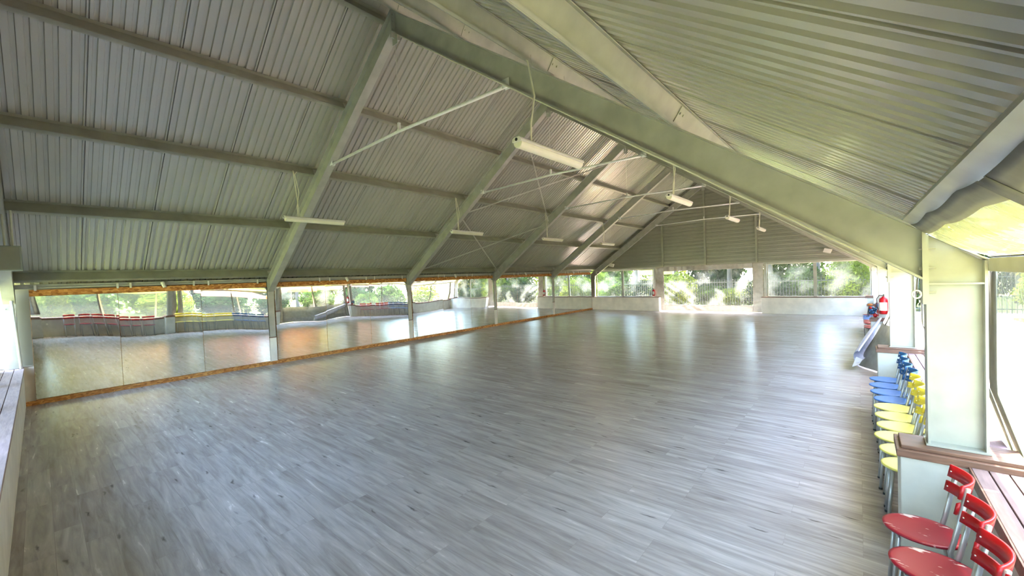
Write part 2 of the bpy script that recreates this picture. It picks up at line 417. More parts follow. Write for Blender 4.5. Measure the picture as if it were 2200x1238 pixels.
# benches: deck boards on the low walls
def bench(y0, y1, label):
    t = thing('bench_top', label, 'bench', (.66, (y0+y1)/2, .70), 'deck board benches along the right wall')
    mb = MB()
    for x0, x1 in ((.545, .615), (.622, .702), (.709, .80)): mb.box(x0, x1, y0, y1, .70, .738)
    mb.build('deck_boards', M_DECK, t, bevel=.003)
    MB().box(.535, .543, y0, y1, .66, .738).build('edge_strip', M_CAP, t)
BAYN = {0: 'beside the red chairs', 1: 'behind the yellow and blue chairs', 3: 'behind the far row of chairs', 4: 'in the last bay by the far wall'}
for k in (0, 1, 3, 4):
    bench(PIERS[k][1]+.022, PIERS[k+1][0]-.022, 'pinkish deck board bench top '+BAYN[k])
t = thing('bench_top', 'pinkish deck board bench top along the near end wall', 'bench', (-6, -.42, .70))
mb = MB()
for y0, y1 in ((YN-.105, YN+.01), (YN-.22, YN-.112), (YN-.34, YN-.227)): mb.box(XL-.2, .18, y0, y1, .702, .74)
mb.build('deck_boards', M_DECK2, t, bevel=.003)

# ------------------------------------------------------------ portal frames
def ibeam(mb, p0, p1, nrm, depth, fw=.15, tf=.014, tw=.01):
    """I section from p0 to p1 (underside line), nrm = outward unit vector, width along y"""
    p0, p1, n = Vector(p0), Vector(p1), Vector(nrm)
    d = p1-p0; y = Vector((0, 1, 0))
    def slab(h0, h1, w):
        a = p0+n*h0-y*w/2
        mb.prism([a, a+y*w, a+y*w+n*(h1-h0), a+n*(h1-h0)], d)
    slab(0, tf, fw); slab(depth-tf, depth, fw); slab(tf, depth-tf, tw)
FRL = ['at the near gable beside the camera', 'nearest full one, its column between the red and yellow chairs', 'second from the camera, its column past the blue chairs',
       'third from the camera, its column carrying the extinguisher', 'fourth from the camera, before the far gable', 'standing against the far gable wall']
for k, y in enumerate(FY):
    t = thing('portal_frame', 'galvanised steel portal frame '+FRL[k], 'steel frame', (MID, y, 0), 'galvanised portal frames')
    for s in (-1, 1):
        xe = XL if s < 0 else XR
        # rafter with end plate
        mb = MB(); n = Vector((s*SN, 0, CS)); a = Vector((xe, y, 1.96)); b = Vector((MID, y, zr(MID)))
        d = (b-a)
        # clip to a vertical end: use vertical depth prism pieces
        def vslab(h0, h1, w):
            mb.prism([(xe, y-w/2, 1.96+h0), (xe, y+w/2, 1.96+h0), (xe, y+w/2, 1.96+h1), (xe, y-w/2, 1.96+h1)], d)
        vslab(0, .018, .15); vslab(.345, .363, .15); vslab(.018, .345, .012)
        rf = mb.build('rafter', M_STEEL, t)
        # column, its head cut to the roof slope
        mb = MB(); cw = .285; x0 = xe; x1 = xe+s*cw; zt0 = 1.96+.33; zt1 = zt0-K*cw
        zb = .803 if s > 0 else .745
        mb.box(min(x0, x0+s*.014), max(x0, x0+s*.014), y-.075, y+.075, zb, zt0)
        mb.box(min(x1, x1-s*.014), max(x1, x1-s*.014), y-.075, y+.075, zb, zt1)
        mb.prism([(x0+s*.014, y-.005, zb), (x1-s*.014, y-.005, zb), (x1-s*.014, y-.005, zt1), (x0+s*.014, y-.005, zt0)], (0, .01, 0))
        mb.build('column', M_STEEL, t)
        # stiffener, top plate, end plate, bolts
        mb = MB(); mb.box(min(x0, x1)+.015, max(x0, x1)-.015, y-.072, y+.072, 1.935, 1.947)
        mb.build('stiffener_plate', M_STEEL, t); mb = MB()
        mb.prism([(x0, y-.075, zt0), (x1, y-.075, zt1), (x1, y-.075, zt1+.012), (x0, y-.075, zt0+.012)], (0, .15, 0))
        mb.build('head_plate', M_STEEL, t)
        mb = MB(); mb.box(min(x0, x0-s*.018), max(x0, x0-s*.018), y-.08, y+.08, 1.80, 2.325)
        for bz in (1.88, 2.05, 2.19):
            for by in (-.05, .05):
                mb.tube([(x0-s*.018, y+by, bz), (x0-s*.034, y+by, bz)], .012, 6)
                mb.tube([(x0+s*.014, y+by, bz), (x0+s*.05, y+by, bz)], .009, 6)
        mb.build('end_plate', M_STEEL, t)
        mb = MB(); mb.box(min(x0, x1)-.01, max(x0, x1)+.01, y-.085, y+.085, zb-.001, zb+.012); mb.build('base_plate', M_STEEL, t)
    # apex plates
    za = zr(MID); mb = MB()
    mb.box(MID-.02, MID+.02, y-.08, y+.08, za-.10, za+.345)
    for by in (-.05, .05):
        for bz in (za+.06, za+.17, za+.28): mb.tube([(MID-.035, y+by, bz), (MID+.035, y+by, bz)], .012, 6)
    mb.build('apex_plate', M_STEEL, t)
    # tie bar with hanger
    if k > 0:
        zt = 4.63; xa, xb = MID-2.42, MID+2.42
        mb = MB(); mb.tube([(xa, y, zt-.02), (MID, y, zt+.03), (xb, y, zt-.02)], .026, 10)
        for xx, ss in ((xa, -1), (xb, 1)):
            mb.box(xx-.05, xx+.07, y-.035, y-.027, zt-.05, zt+.06); mb.box(xx-.05, xx+.07, y+.027, y+.035, zt-.05, zt+.06)
        mb.build('tie_bar', M_BRIGHT, t, smooth=True, label='bright zinc tie bar' )
        mb = MB(); mb.tube([(MID, y, za-.09), (MID, y, zt+.16)], .005, 6)
        mb.build('hanger_rod', M_STEEL, t)
        mb = MB(); mb.box(MID-.02, MID+.02, y-.02, y+.02, zt+.03, zt+.17); mb.tube([(MID, y-.04, zt+.04), (MID, y+.04, zt+.04)], .012, 6)
        mb.build('hanger_bracket', M_BRIGHT, t)
        MB().box(MID-.07, MID+.07, y-.006, y+.006, za-.19, za-.02).build('apex_bracket', M_STEEL, t)

# ------------------------------------------------------------ purlins, each bolted on top of the rafters
def purlin(x, side, label):
    z0 = zr_ext(x, side)+.364
    t = thing('purlin', label, 'purlin', (x, NG, z0), 'roof purlins')
    n = Vector((side*SN, 0, CS)); dn = Vector((side*CS, 0, -SN))      # outward normal, down the slope
    mb = MB(); a = Vector((x, NG+.02, z0)); L = (0, FG-NG-.06, 0)
    hh = .192
    def slab(p, q, th):
        p, q = Vector(p), Vector(q); d = (q-p).normalized(); m = Vector((d.z, 0, -d.x))*th
        mb.prism([p, q, q+m, p+m], L)
    slab(a, a+n*hh, .006)
    fl_ = .080 if abs(x-.245) < .01 else .062
    slab(a, a+dn*fl_, .006 if side > 0 else -.006); slab(a+n*hh, a+n*hh+dn*(.055 if side > 0 else -.055), .006)
    slab(a+dn*fl_, a+dn*fl_+n*.02, .005)
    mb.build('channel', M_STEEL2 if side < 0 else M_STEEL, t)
    for k, y in enumerate(FY):
        if k in (0, 5): continue
        mb = MB(); c = Vector((x, y, z0))-dn*.008 if side < 0 else Vector((x, y, z0))+dn*.016+n*.03
        mb.prism([c-Vector((0, .07, 0)), c-Vector((0, .07, 0))-dn*.008, c-Vector((0, .07, 0))-dn*.008+n*.15, c-Vector((0, .07, 0))+n*.15], (0, .14, 0))
        for by in (-.04, .04): mb.tube([c+Vector((0, by, 0))+n*.09-dn*.02, c+Vector((0, by, 0))+n*.09+dn*.012], .011, 6)
        mb.build('cleat', M_STEEL, t)
LV = ['lowest, running along the eaves', 'second up from the eaves', 'third up from the eaves', 'fourth up from the eaves', 'topmost, beside the ridge']
for i, x in enumerate((-12.02, -10.43, -8.99, -7.54, -6.07)): purlin(x, -1, 'steel purlin on the mirror-side roof slope, '+LV[i])
for i, x in enumerate((.245, -1.36, -2.79, -4.24, -5.71)): purlin(x, 1, 'steel purlin on the right-hand roof slope, '+LV[i])
mb = MB(); mb.prism([(MID-.28, NG, zr(MID)+.36+.2/CS-.19), (MID, NG, zr(MID)+.36+.2/CS+.004), (MID+.28, NG, zr(MID)+.36+.2/CS-.19), (MID, NG, zr(MID)+.36+.2/CS+.01)], (0, FG-NG, 0))
struct(mb.build('trim_3', M_ROOF))

# wind bracing in the third bay
def brace(p, q, label):
    mb = MB().tube([p, q], .021, 8); o = mb.build('brace_rod', M_STEEL, loc=p); tag(o, label, 'brace rod', 'wind bracing rods in the third bay')
def sp(x, y, o): return (x, y, zr(x)+o)
brace(sp(-9.15, FY[2]+.09, .10), sp(-6.6, FY[3]-.09, .06), 'steel brace rod of the upper cross, rising from second frame to third frame')
brace(sp(-6.7, FY[2]+.09, .14), sp(-9.1, FY[3]-.09, .16), 'steel brace rod of the upper cross, falling from second frame to third frame')
brace(sp(-9.35, FY[2]+.09, .10), sp(-11.75, FY[3]-.09, .06), 'steel brace rod of the lower cross, falling towards the mirrors at the third frame')
brace(sp(-11.6, FY[2]+.09, .14), sp(-9.3, FY[3]-.09, .16), 'steel brace rod of the lower cross, rising from the mirrors at the second frame')

# ------------------------------------------------------------ header beams at the eaves
o = MB().box(.645, .70, NG+.05, FG-.1, 2.02, 2.105).build('header_beam', M_STEEL, loc=(.67, 11, 2.02), bevel=.003); tag(o, 'steel header beam above the clear curtains on the right side', 'beam')
o = MB().box(XL-.10, XL-.035, NG+.05, FG-.1, 2.245, 2.33).build('header_beam', M_STEEL, loc=(XL-.08, 11, 2.245), bevel=.003); tag(o, 'steel header beam above the strand board and mirrors', 'beam')
o = MB().box(XL-.1, XR+.25, FG-.07, FG-.012, 2.27, 2.36).build('header_beam', M_STEEL, loc=(MID, FG-.04, 2.27)); tag(o, 'steel header beam under the far gable cladding', 'beam')
o = MB().box(XL-.1, XR+.25, NG+.012, NG+.07, 2.27, 2.36).build('header_beam', M_STEEL, loc=(MID, NG+.04, 2.27)); tag(o, 'steel header beam under the near gable cladding', 'beam')

# gable posts
for x, l in ((-8.04, 'left-hand post on the far gable cladding'), (-5.89, 'middle post on the far gable cladding under the ridge'), (-3.63, 'right-hand post on the far gable cladding')):
    mb = MB(); zt = zr(x)-.06
    mb.box(x-.045, x+.045, FG-.075, FG-.067, 2.362, zt); mb.box(x-.045, x-.038, FG-.067, FG-.006, 2.362, zt); mb.box(x+.038, x+.045, FG-.067, FG-.006, 2.362, zt)
    o = mb.build('gable_post', M_STEEL2, loc=(x, FG-.04, 2.362)); tag(o, 'galvanised steel '+l, 'post', 'gable posts')
for x, l in ((-8.45, 'left of the far doorway, extinguisher on it'), (-3.28, 'right of the far doorway')):
    o = MB().box(x-.05, x+.05, FG-.20, FG-.10, .757, 2.27).build('door_post', M_STEEL, loc=(x, FG-.15, .757)); tag(o, 'steel post '+l, 'post')

# ------------------------------------------------------------ mirrors on strand board
TP = [(-.2, .020), (.1, .0187), (.7, .0135), (1.15, .010), (1.65, .0068), (2.4, .005), (3.5, -.004), (4.05, -.008), (4.2, .001), (6.8, 0), (7.7, -.004), (8.4, -.008), (8.9, -.011), (9.6, -.008), (11.2, -.006), (12.8, 0), (22, 0)]
def tilt_at(y):
    for (a, ta), (b, tb) in zip(TP, TP[1:]):
        if a <= y <= b: return ta+(tb-ta)*(y-a)/(b-a)
    return 0
def mirror_panel(y0, y1, idx, label, tilt, ph):
    zb, zt = .10, 2.10; nu, nv = 26, 18; mb = MB()
    def fn(u, v, back=0):
        y = y0+(y1-y0)*u; z = zb+(zt-zb)*v
        bow = .0009*math.sin(2*math.pi*u*.9+ph)*math.sin(math.pi*v*1.2+.3*ph)+.0007*math.sin(5.1*v+ph*2)
        tl = tilt_at(y); return (XL-.005+bow+tl*(v*(zt-zb))+max(0, -tl)*(zt-zb), y, z)
    mb.grid(lambda u, v: fn(u, v), nu, nv)
    o = mb.build('wall_mirror', M_MIRROR, loc=(XL, (y0+y1)/2, zb), smooth=True)
    tag(o, label, 'mirror', 'wall mirrors')
    return o
BL = ['nearest bay', 'second bay', 'third bay', 'fourth bay', 'farthest bay']
PL = ['left-hand', 'middle', 'right-hand']
TILT = {0: .019, 1: .0105, 2: .001, 3: 0, 4: .0, 5: .001}
for b in range(5):
    y0 = (-.11 if b == 0 else FY[b]+.10); y1 = FY[b+1]-.092
    if b == 4: y1 = YFW-.02
    cuts = {0: (1.12, 2.57), 1: (5.59, 7.03), 2: (10.09, 11.55)}.get(b, (y0+(y1-y0)/3, y0+2*(y1-y0)/3))
    ys = [y0, cuts[0], cuts[1], y1]
    t = MB().box(XL-.045, XL-.016, y0, y1, .012, 2.225).build('strand_board', M_OSB, loc=(XL-.03, (y0+y1)/2, .01))
    tag(t, 'orange-brown strand board behind the mirrors of the '+BL[b], 'board', 'strand boards behind the mirrors')
    for j in range(3):
        i = b*3+j
        mirror_panel(ys[j]+.003, ys[j+1]-.003, i, 'tall frameless wall mirror, %s panel of the three in the %s' % (PL[j], BL[b]), TILT.get(i, random.uniform(-.0008, .0012)), random.uniform(0, 6))
    # conduit on clips above the board
    t = thing('cable_conduit', 'thin grey conduit on white clips above the mirrors of the '+BL[b], 'conduit', (XL-.02, y0, 2.28), 'conduits above the mirrors')
    MB().tube([(XL-.022, y0, 2.275), (XL-.022, y1, 2.275)], .010, 6).build('pipe', M_STEEL, t)
    L = y1-y0
    for f in ((.02, .30, .35, .62, .69, .95) if b == 0 else (.29, .36, .64, .71, .96)):
        yy = y0+L*f
        MB().box(XL-.015, XL-.003, yy-.018, yy+.018, 2.205, 2.315).build('clip', M_WHITE, t, bevel=.004)
    # small white spot / sensor at mid bay
    yy = y0+L*.48
    t = thing('sensor_spot', 'small white swivel spot above the mirrors of the '+BL[b], 'spotlight', (XL+.01, yy, 2.2), 'small white spots above the mirrors')
    MB().tube([(XL-.01, yy, 2.30), (XL+.04, yy, 2.30)], .018, 8).build('mount', M_WHITE, t)
    MB().tube([(XL+.03, yy-.01, 2.31), (XL+.06, yy+.03, 2.19)], .036, 12).build('spot_head', M_WHITE, t, smooth=False)

# ------------------------------------------------------------ fluorescent lamps
def make_lamp():
    t = thing('fluorescent_lamp', 'x', 'lamp', (0, 0, 0))
    # rounded body and ribbed diffuser, length along y, hung from two points
    def sec(w, h0, h1, n=10, top=False):
        pts = []
        for q in range(n+1):
            a = math.pi*q/n; pts.append((w*math.cos(a), (h1 if top else h0)*math.sin(a)*(1 if top else -1)))
        return pts
    mb = MB(); n = 12; pts = []
    for q in range(n+1):
        a = math.pi*q/n; pts.append((.058*math.cos(a), 0.0-.062*math.sin(a)))
    L = 1.27
    mb.prism([(x, -L/2+.02, z) for x, z in pts], (0, L-.04, 0)); d = mb.build('diffuser', M_CREAM, t, bevel=.006)
    mb = MB(); mb.prism([(-.064, -L/2, .001), (.064, -L/2, .001), (.06, -L/2, .03), (.035, -L/2, .05), (-.035, -L/2, .05), (-.06, -L/2, .03)], (0, L, 0))
    mb.build('housing', M_WHITE, t, bevel=.006)
    mb = MB(); mb.tube([(0, -L/2-.004, .022), (0, -L/2+.01, .022)], .017, 10); mb.build('cable_gland', M_DARK, t)
    return t
lamp0 = make_lamp(); used = False
def lamp(x, y, z, top, label, cordpts):
    global used
    o = lamp0 if not used else dup(lamp0); used = True
    o.location = (x, y, z); o['label'] = label; o['group'] = 'hanging fluorescent lamps'
    mb = MB()
    mb.tube([Vector(p)-Vector((x, y, z)) for p in cordpts], .009, 6); mb.build('cable', M_CORD, None).parent = o
    mb = MB()
    mb.tube([(0, .33, .05), (0, .33, top-z)], .0022, 4); mb.tube([(0, -.33, .05), (0, -.33, top-z)], .0022, 4)
    mb.build('wire', M_STEEL, None).parent = o
LN = ['nearest of its row', 'second from the camera in its row', 'third from the camera in its row', 'farthest of its row']
for i in range(4):
    yc = 3.93+4.455*i; x = -2.68; z = 3.51; tz = zr_ext(-2.79, 1)+.37
    wob = [(x-.02, yc-.35, z+.05), (x, yc-.37, z+.25), (x+.03, yc-.33, z+.55), (x-.01, yc-.38, tz-.08), (x-.1, yc-.30, tz)] if i == 0 else [(x, yc-.35, z+.05), (x+.01, yc-.34, z+.3), (x, yc-.36, tz)]
    lamp(x, yc, z, tz, 'white fluorescent lamp hanging in the right-hand row, '+LN[i], wob)
for i in range(4):
    yc = 3.95+4.455*i; x = -8.85; z = 3.49; tz = zr_ext(-8.99, -1)+.35
    lamp(x, yc, z, tz, 'white fluorescent lamp hanging in the mirror-side row, '+LN[i], [(x, yc-.33, z+.05), (x-.02, yc-.35, z+.4), (x-.03, yc-.4, tz)])

# cable along the nearest right rafter
mb = MB(); pts = []
for q in range(25):
    x = MID+.3+(XR-.35-(MID+.3))*q/24; pts.append((x, FY[1]-.082, zr(x)-.012+.004*math.sin(q*2.1)))
o = mb.tube(pts, .008, 6).build('rafter_cable', M_CORD, loc=(MID, FY[1], 4)); tag(o, 'cream cable run under the nearest right-hand rafter', 'cable')

# ------------------------------------------------------------ clear curtains on the right side
def region(fn, u0, u1, v0, v1, nu, nv, name, mat, parent, off=0.0, th=0):
    mb = MB().grid(lambda u, v: fn(u, v, off), nu, nv, u0, u1, v0, v1)
    return mb.build(name, mat, parent, smooth=True, solid=th)
def curtain(y0, y1, zt, zb, xfun, label, pane=M_PVC, name='clear_curtain', strap=True, top=.07, bot=.16, side=.20, seed=0, loc=None):
    t = thing(name, label, 'curtain', loc or (.7, (y0+y1)/2, zb), 'clear curtains on the right side')
    L = y1-y0; Hh = zt-zb
    def fn(u, v, off):
        z = zt-Hh*v; y = y0+L*u
        x, dy = xfun(u, v)
        x += .006*math.sin(9*u*math.pi+4*v+seed)*v
        return (x-off, y+dy, z)
    su, tv, bv = side/L, top/Hh, bot/Hh
    region(fn, su*.9, 1-su*.9, tv*.9, 1-bv*.9, 30, 14, 'pane', pane, t)
    b = MB()
    for (a0, a1, c0, c1, nu, nv) in ((0, su, 0, 1, 2, 16), (1-su, 1, 0, 1, 2, 16), (su, 1-su, 0, tv, 26, 1), (su, 1-su, 1-bv, 1, 26, 3)):
        b.grid(lambda u, v: fn(u, v, .003), nu, nv, a0, a1, c0, c1)
    b.build('border', M_GREYVINYL, t, smooth=True, solid=.002)
    if strap:
        region(fn, .5-.033/L, .5+.033/L, tv, 1-bv, 2, 16, 'strap', M_GREYVINYL, t, .006, .002)
    return t
CN = {0: 'behind the red chairs', 1: 'behind the yellow and blue chairs', 3: 'behind the far row of chairs', 4: 'in the last bay'}
for k in (0, 1, 3, 4):
    y0, y1 = FY[k]+(.36 if k == 1 else .10), FY[k+1]+(.32 if k == 0 else .05)
    if k == 4: y1 -= .40
    def xf(u, v, k=k):
        z = 2.02-(2.02-.45)*v
        x = .712+ .11*max(0, (1.15-z)/.4)**1.0*(1 if z > .7 else 1) if z < 1.15 else .712
        x = min(x, .86); dy = -.16*max(0, v-.55)*max(0, (u-.8)/.2)
        return x+.05*math.sin(math.pi*u)*v, dy
    curtain(y0, y1, 2.10, .45, xf, 'clear plastic curtain with grey borders and centre strap '+CN[k], pane=M_PVC0 if k == 0 else M_PVC, seed=k)

# bay 2: full-height curtain whose grey lower part is pulled into the room, with a folded flap
def xf2(u, v):
    z = 2.02*(1-v); A = .28+.50*math.exp(-((u-.6)/.2)**2)
    x = .712-A*v**1.5
    return x-.02*math.sin(9*math.pi*u)*v, 0
t2 = curtain(FY[2]+.17, FY[3]-.18, 2.10, .02, xf2, 'full-height clear curtain, grey foot dragged inwards, in the doorway past the blue chairs', pane=M_PVCW, bot=.86, loc=(.4, FY[2]+2, .0))
fold = MB()
def ffn(u, v):     # curled flap, from a low loose tip up to the far pier
    c = Vector((-.03, 10.45, .27)).lerp(Vector((.385, 12.60, .76)), u)
    a = math.pi*(1.25*v-.1); r = .045+.075*math.sin(math.pi*min(1, .15+.8*u))
    sag = -.06*math.sin(math.pi*u)
    return (c.x-.10*math.sin(a)*(r/.12), c.y+.03*math.sin(6*v), c.z+sag+(r*1.4)*math.cos(a))
fold.grid(ffn, 26, 12); fold.build('folded_flap', M_SILVER, t2, label='silvery folded flap', smooth=True, solid=.004)
tip = MB(); tip.prism([(-.06, 10.42, .26), (-.12, 10.34, .08), (-.02, 10.46, .11), (.03, 10.52, .2)], (.012, .012, .01)); tip.build('torn_tip', M_WHITE, t2, label='white torn tip of the flap')

# pale yellow sheets between eaves purlin and header
def soffit(y0, y1, label, seed):
    t = thing('soffit_sheet', label, 'plastic sheet', (.47, (y0+y1)/2, 2.3), 'yellowish sheets under the right eaves')
    a = Vector((.285, 0, 2.368)); b = Vector((.668, 0, 2.112)); L = y1-y0
    def fn(u, v, off):
        p = a.lerp(b, v); sag = -.035*math.sin(math.pi*v)-.02*abs(math.sin(5.0*u*math.pi+seed))*(1-v)
        return (p.x+off*0, y0+L*u, p.z+sag-off)
    region(fn, 0, .49, .0, .19, 30, 3, 'border', M_GREYVINYL, t, .004, .002)
    region(fn, .51, 1, .0, .19, 30, 3, 'border', M_GREYVINYL, t, .004, .002)
    region(fn, 0, 1, .93, 1, 30, 1, 'border', M_GREYVINYL, t, .004, .002)
    region(fn, .485, .515, .0, .98, 2, 8, 'strap', M_GREYVINYL, t, .008, .002)
    region(fn, 0, 1, .1, .97, 40, 8, 'sheet', M_AWN, t)
for k in range(5):
    y1 = FY[k+1]-.08
    soffit(FY[k]+.08, y1, 'pale yellow translucent sheet with grey edge under the right eaves, '+['nearest bay', 'second bay', 'third bay', 'fourth bay', 'last bay'][k], k*1.7)

# gathered curtain at the near right corner (seen in the first mirror)
mb = MB()
def gfn(u, v):
    z = 2.08-1.2*v; return (.50+.05*math.sin(u*14+v), -.30+.42*u+.10*u*v, z)
mb.grid(gfn, 40, 8); o = mb.build('gathered_curtain', M_GREYVINYL, loc=(.5, -.1, .9), smooth=True, solid=.003)
tag(o, 'dark grey curtain gathered in folds at the near right corner', 'curtain')

# ------------------------------------------------------------ far gable windows and doorway
def gwin(name, x0, x1, z0, z1, mull, y, pane, drop=False):
    o = MB().box(x0+.03, x1-.03, y-.003, y+.003, z0+.02, z1-.02).build(name, pane); struct(o)
    fr = MB(); w = .035
    fr.box(x0, x0+w, y-.02, y+.02, z0, z1); fr.box(x1-w, x1, y-.02, y+.02, z0, z1); fr.box(x0+w, x1-w, y-.02, y+.02, z0, z0+w*.7); fr.box(x0+w, x1-w, y-.02, y+.02, z1-w, z1)
    f = fr.build('window_frame', M_WHITE, o)
    for mx in mull: MB().box(mx-.06, mx+.06, y-.03, y+.03, z0+w*.7, z1-w).build('mullion', M_STEEL, o)
gwin('window_1', -12.0, -8.53, .757, 2.268, (-10.33,), FG-.14, M_PVCH)
gwin('window_2', -3.2, .44, .757, 2.268, (-1.43,), FG-.14, M_PVCH)
gwin('window_3', -11.9, -6.0, .757, 2.268, (-10., -8.), NG+.06, M_PVC)
gwin('window_4', -5.8, -2.8, .757, 2.268, (-4.3,), NG+.06, M_PVC)
mb = MB().grid(lambda u, v: (-2.78+2.93*u, NG+.09+.02*math.sin(u*60+2*v), 2.25-1.48*v), 90, 6)  # curtain added behind the camera to dim the nearest column
o = mb.build('light_block_curtain', M_GREYVINYL, loc=(-1.2, NG+.09, .77), smooth=True, solid=.003); tag(o, 'added unseen grey curtain blocking light at the right of the near gable', 'curtain')

t = thing('doorway_curtain', 'wrinkled grey curtain with wide clear window closing the far doorway', 'curtain', (MID, FG-.2, .02))
X0, X1, Z0, Z1 = -8.385, -3.34, .025, 2.345
def dfn(x, z, off=0):
    n = noise.noise(Vector((x*2.2, z*3.1, 1)))*.022+noise.noise(Vector((x*7, z*5, 4)))*.012
    # a big diagonal swag across the clear part
    c = (z-.2)+(x+6.9)*.75; n += .03*math.sin(c*16)*math.exp(-((c-.35)/.5)**2)
    w = min(1, (x-X0)/.15, (X1-x)/.15)
    pl = .014*math.sin(x*21+1.3*math.sin(x*3))*max(0, (z-1.7)/.6)
    return (x, FG-.24+(n+pl)*max(0, w)-off, z)
gx0, gx1, gz0, gz1 = -7.93, -3.78, .33, 2.10
def drect(x0, x1, z0, z1, nx, nz, off=0):
    return lambda mb: mb.grid(lambda u, v: dfn(x0+(x1-x0)*u, z0+(z1-z0)*v, off), nx, nz)
mb = MB()
for a in (drect(X0, gx0, Z0, Z1, 12, 60), drect(gx1, X1, Z0, Z1, 12, 60), drect(gx0, gx1, Z0, gz0, 110, 10), drect(gx0, gx1, gz1, Z1, 110, 10)): a(mb)
mb.build('border', plain('grey brown vinyl', (.56, .51, .46), .3, .1, .12, 8), t, smooth=True, solid=.002)
mb = MB(); drect(gx0-.01, gx1+.01, gz0-.01, gz1+.01, 110, 50, -.003)(mb); mb.build('pane', M_PVCW, t, smooth=True)

for (x, z, s, l) in ((-10.93, 2.60, 1, 'small white box lamp at the left foot of the far gable cladding'), (-.98, 2.72, -1, 'small white box lamp at the right foot of the far gable cladding')):
    t = thing('box_lamp', l, 'lamp', (x, FG-.2, z), 'white box lamps on the far gable')
    mb = MB(); mb.prism([(x-.16, FG-.32, z-.06), (x+.10, FG-.34, z-.13), (x+.16, FG-.32, z+.04), (x-.10, FG-.30, z+.11)], (0, .10, 0)); mb.build('housing', M_WHITE, t, bevel=.008)
    MB().tube([(x, FG-.24, z), (x, FG-.02, z+.02)], .02, 8).build('arm', M_STEEL, t)

# ------------------------------------------------------------ fire extinguishers
def extinguisher(x, y, z, h, label, back):
    t = thing('fire_extinguisher', label, 'fire extinguisher', (x, y, z))
    r = h*.17; mb = MB(); n = 16
    prof = [(r*.85, 0), (r, .02), (r, h*.68), (r*.8, h*.77), (r*.35, h*.83), (r*.3, h*.87)]
    i0 = 0
    for (rr, zz) in prof:
        for q in range(n):
            a = 2*math.pi*q/n; mb.v.append((x+rr*math.cos(a), y+rr*math.sin(a), z+zz))
    for a in range(len(prof)-1):
        for q in range(n): mb.f.append((a*n+q, a*n+(q+1) % n, (a+1)*n+(q+1) % n, (a+1)*n+q))
    mb.f.append(tuple(range(n-1, -1, -1))); mb.f.append(tuple((len(prof)-1)*n+q for q in range(n)))
    b = mb.build('body', M_RED, t, smooth=True)
    lb = MB(); m = 8
    for q in range(m+1):
        a = -math.pi*.95+ math.pi*.7*q/m
        for zz in (h*.18, h*.58): lb.v.append((x+(r+.003)*math.cos(a), y+(r+.003)*math.sin(a), z+zz))
    for q in range(m): lb.f.append((q*2, q*2+2, q*2+3, q*2+1))
    lb.build('paper_label', M_WHITE, t, smooth=True)
    mb = MB(); mb.box(x-.012, x+.012, y-.05, y+.03, z+h*.87, z+h*.93); mb.box(x-.012, x+.012, y-.075, y+.01, z+h*.94, z+h*.97); mb.tube([(x, y, z+h*.84), (x, y, z+h*.94)], .014, 8); mb.build('valve', M_DARK, t)
    s = -1
    mb = MB(); mb.tube([(x, y-.02, z+h*.9), (x+s*r*.9, y-.03, z+h*.92), (x+s*r*1.45, y-.02, z+h*.75), (x+s*r*1.35, y, z+h*.35), (x+s*r*1.1, y, z+h*.22)], .010, 8); mb.build('hose', M_DARK, t, smooth=True)
    bx, by = back; MB().box(min(x, bx)-.01, max(x, bx)+.01, min(y, by)-.01, max(y, by)+.01, z+h*.6, z+h*.66).build('wall_bracket', M_STEEL, t)
extinguisher(.44, FY[3]-.175, .90, .48, 'red fire extinguisher hung on the right-hand column past the blue chairs', (.44, FY[3]-.08))
extinguisher(-8.47, FG-.33, .80, .42, 'small red fire extinguisher left of the far doorway', (-8.47, FG-.20))

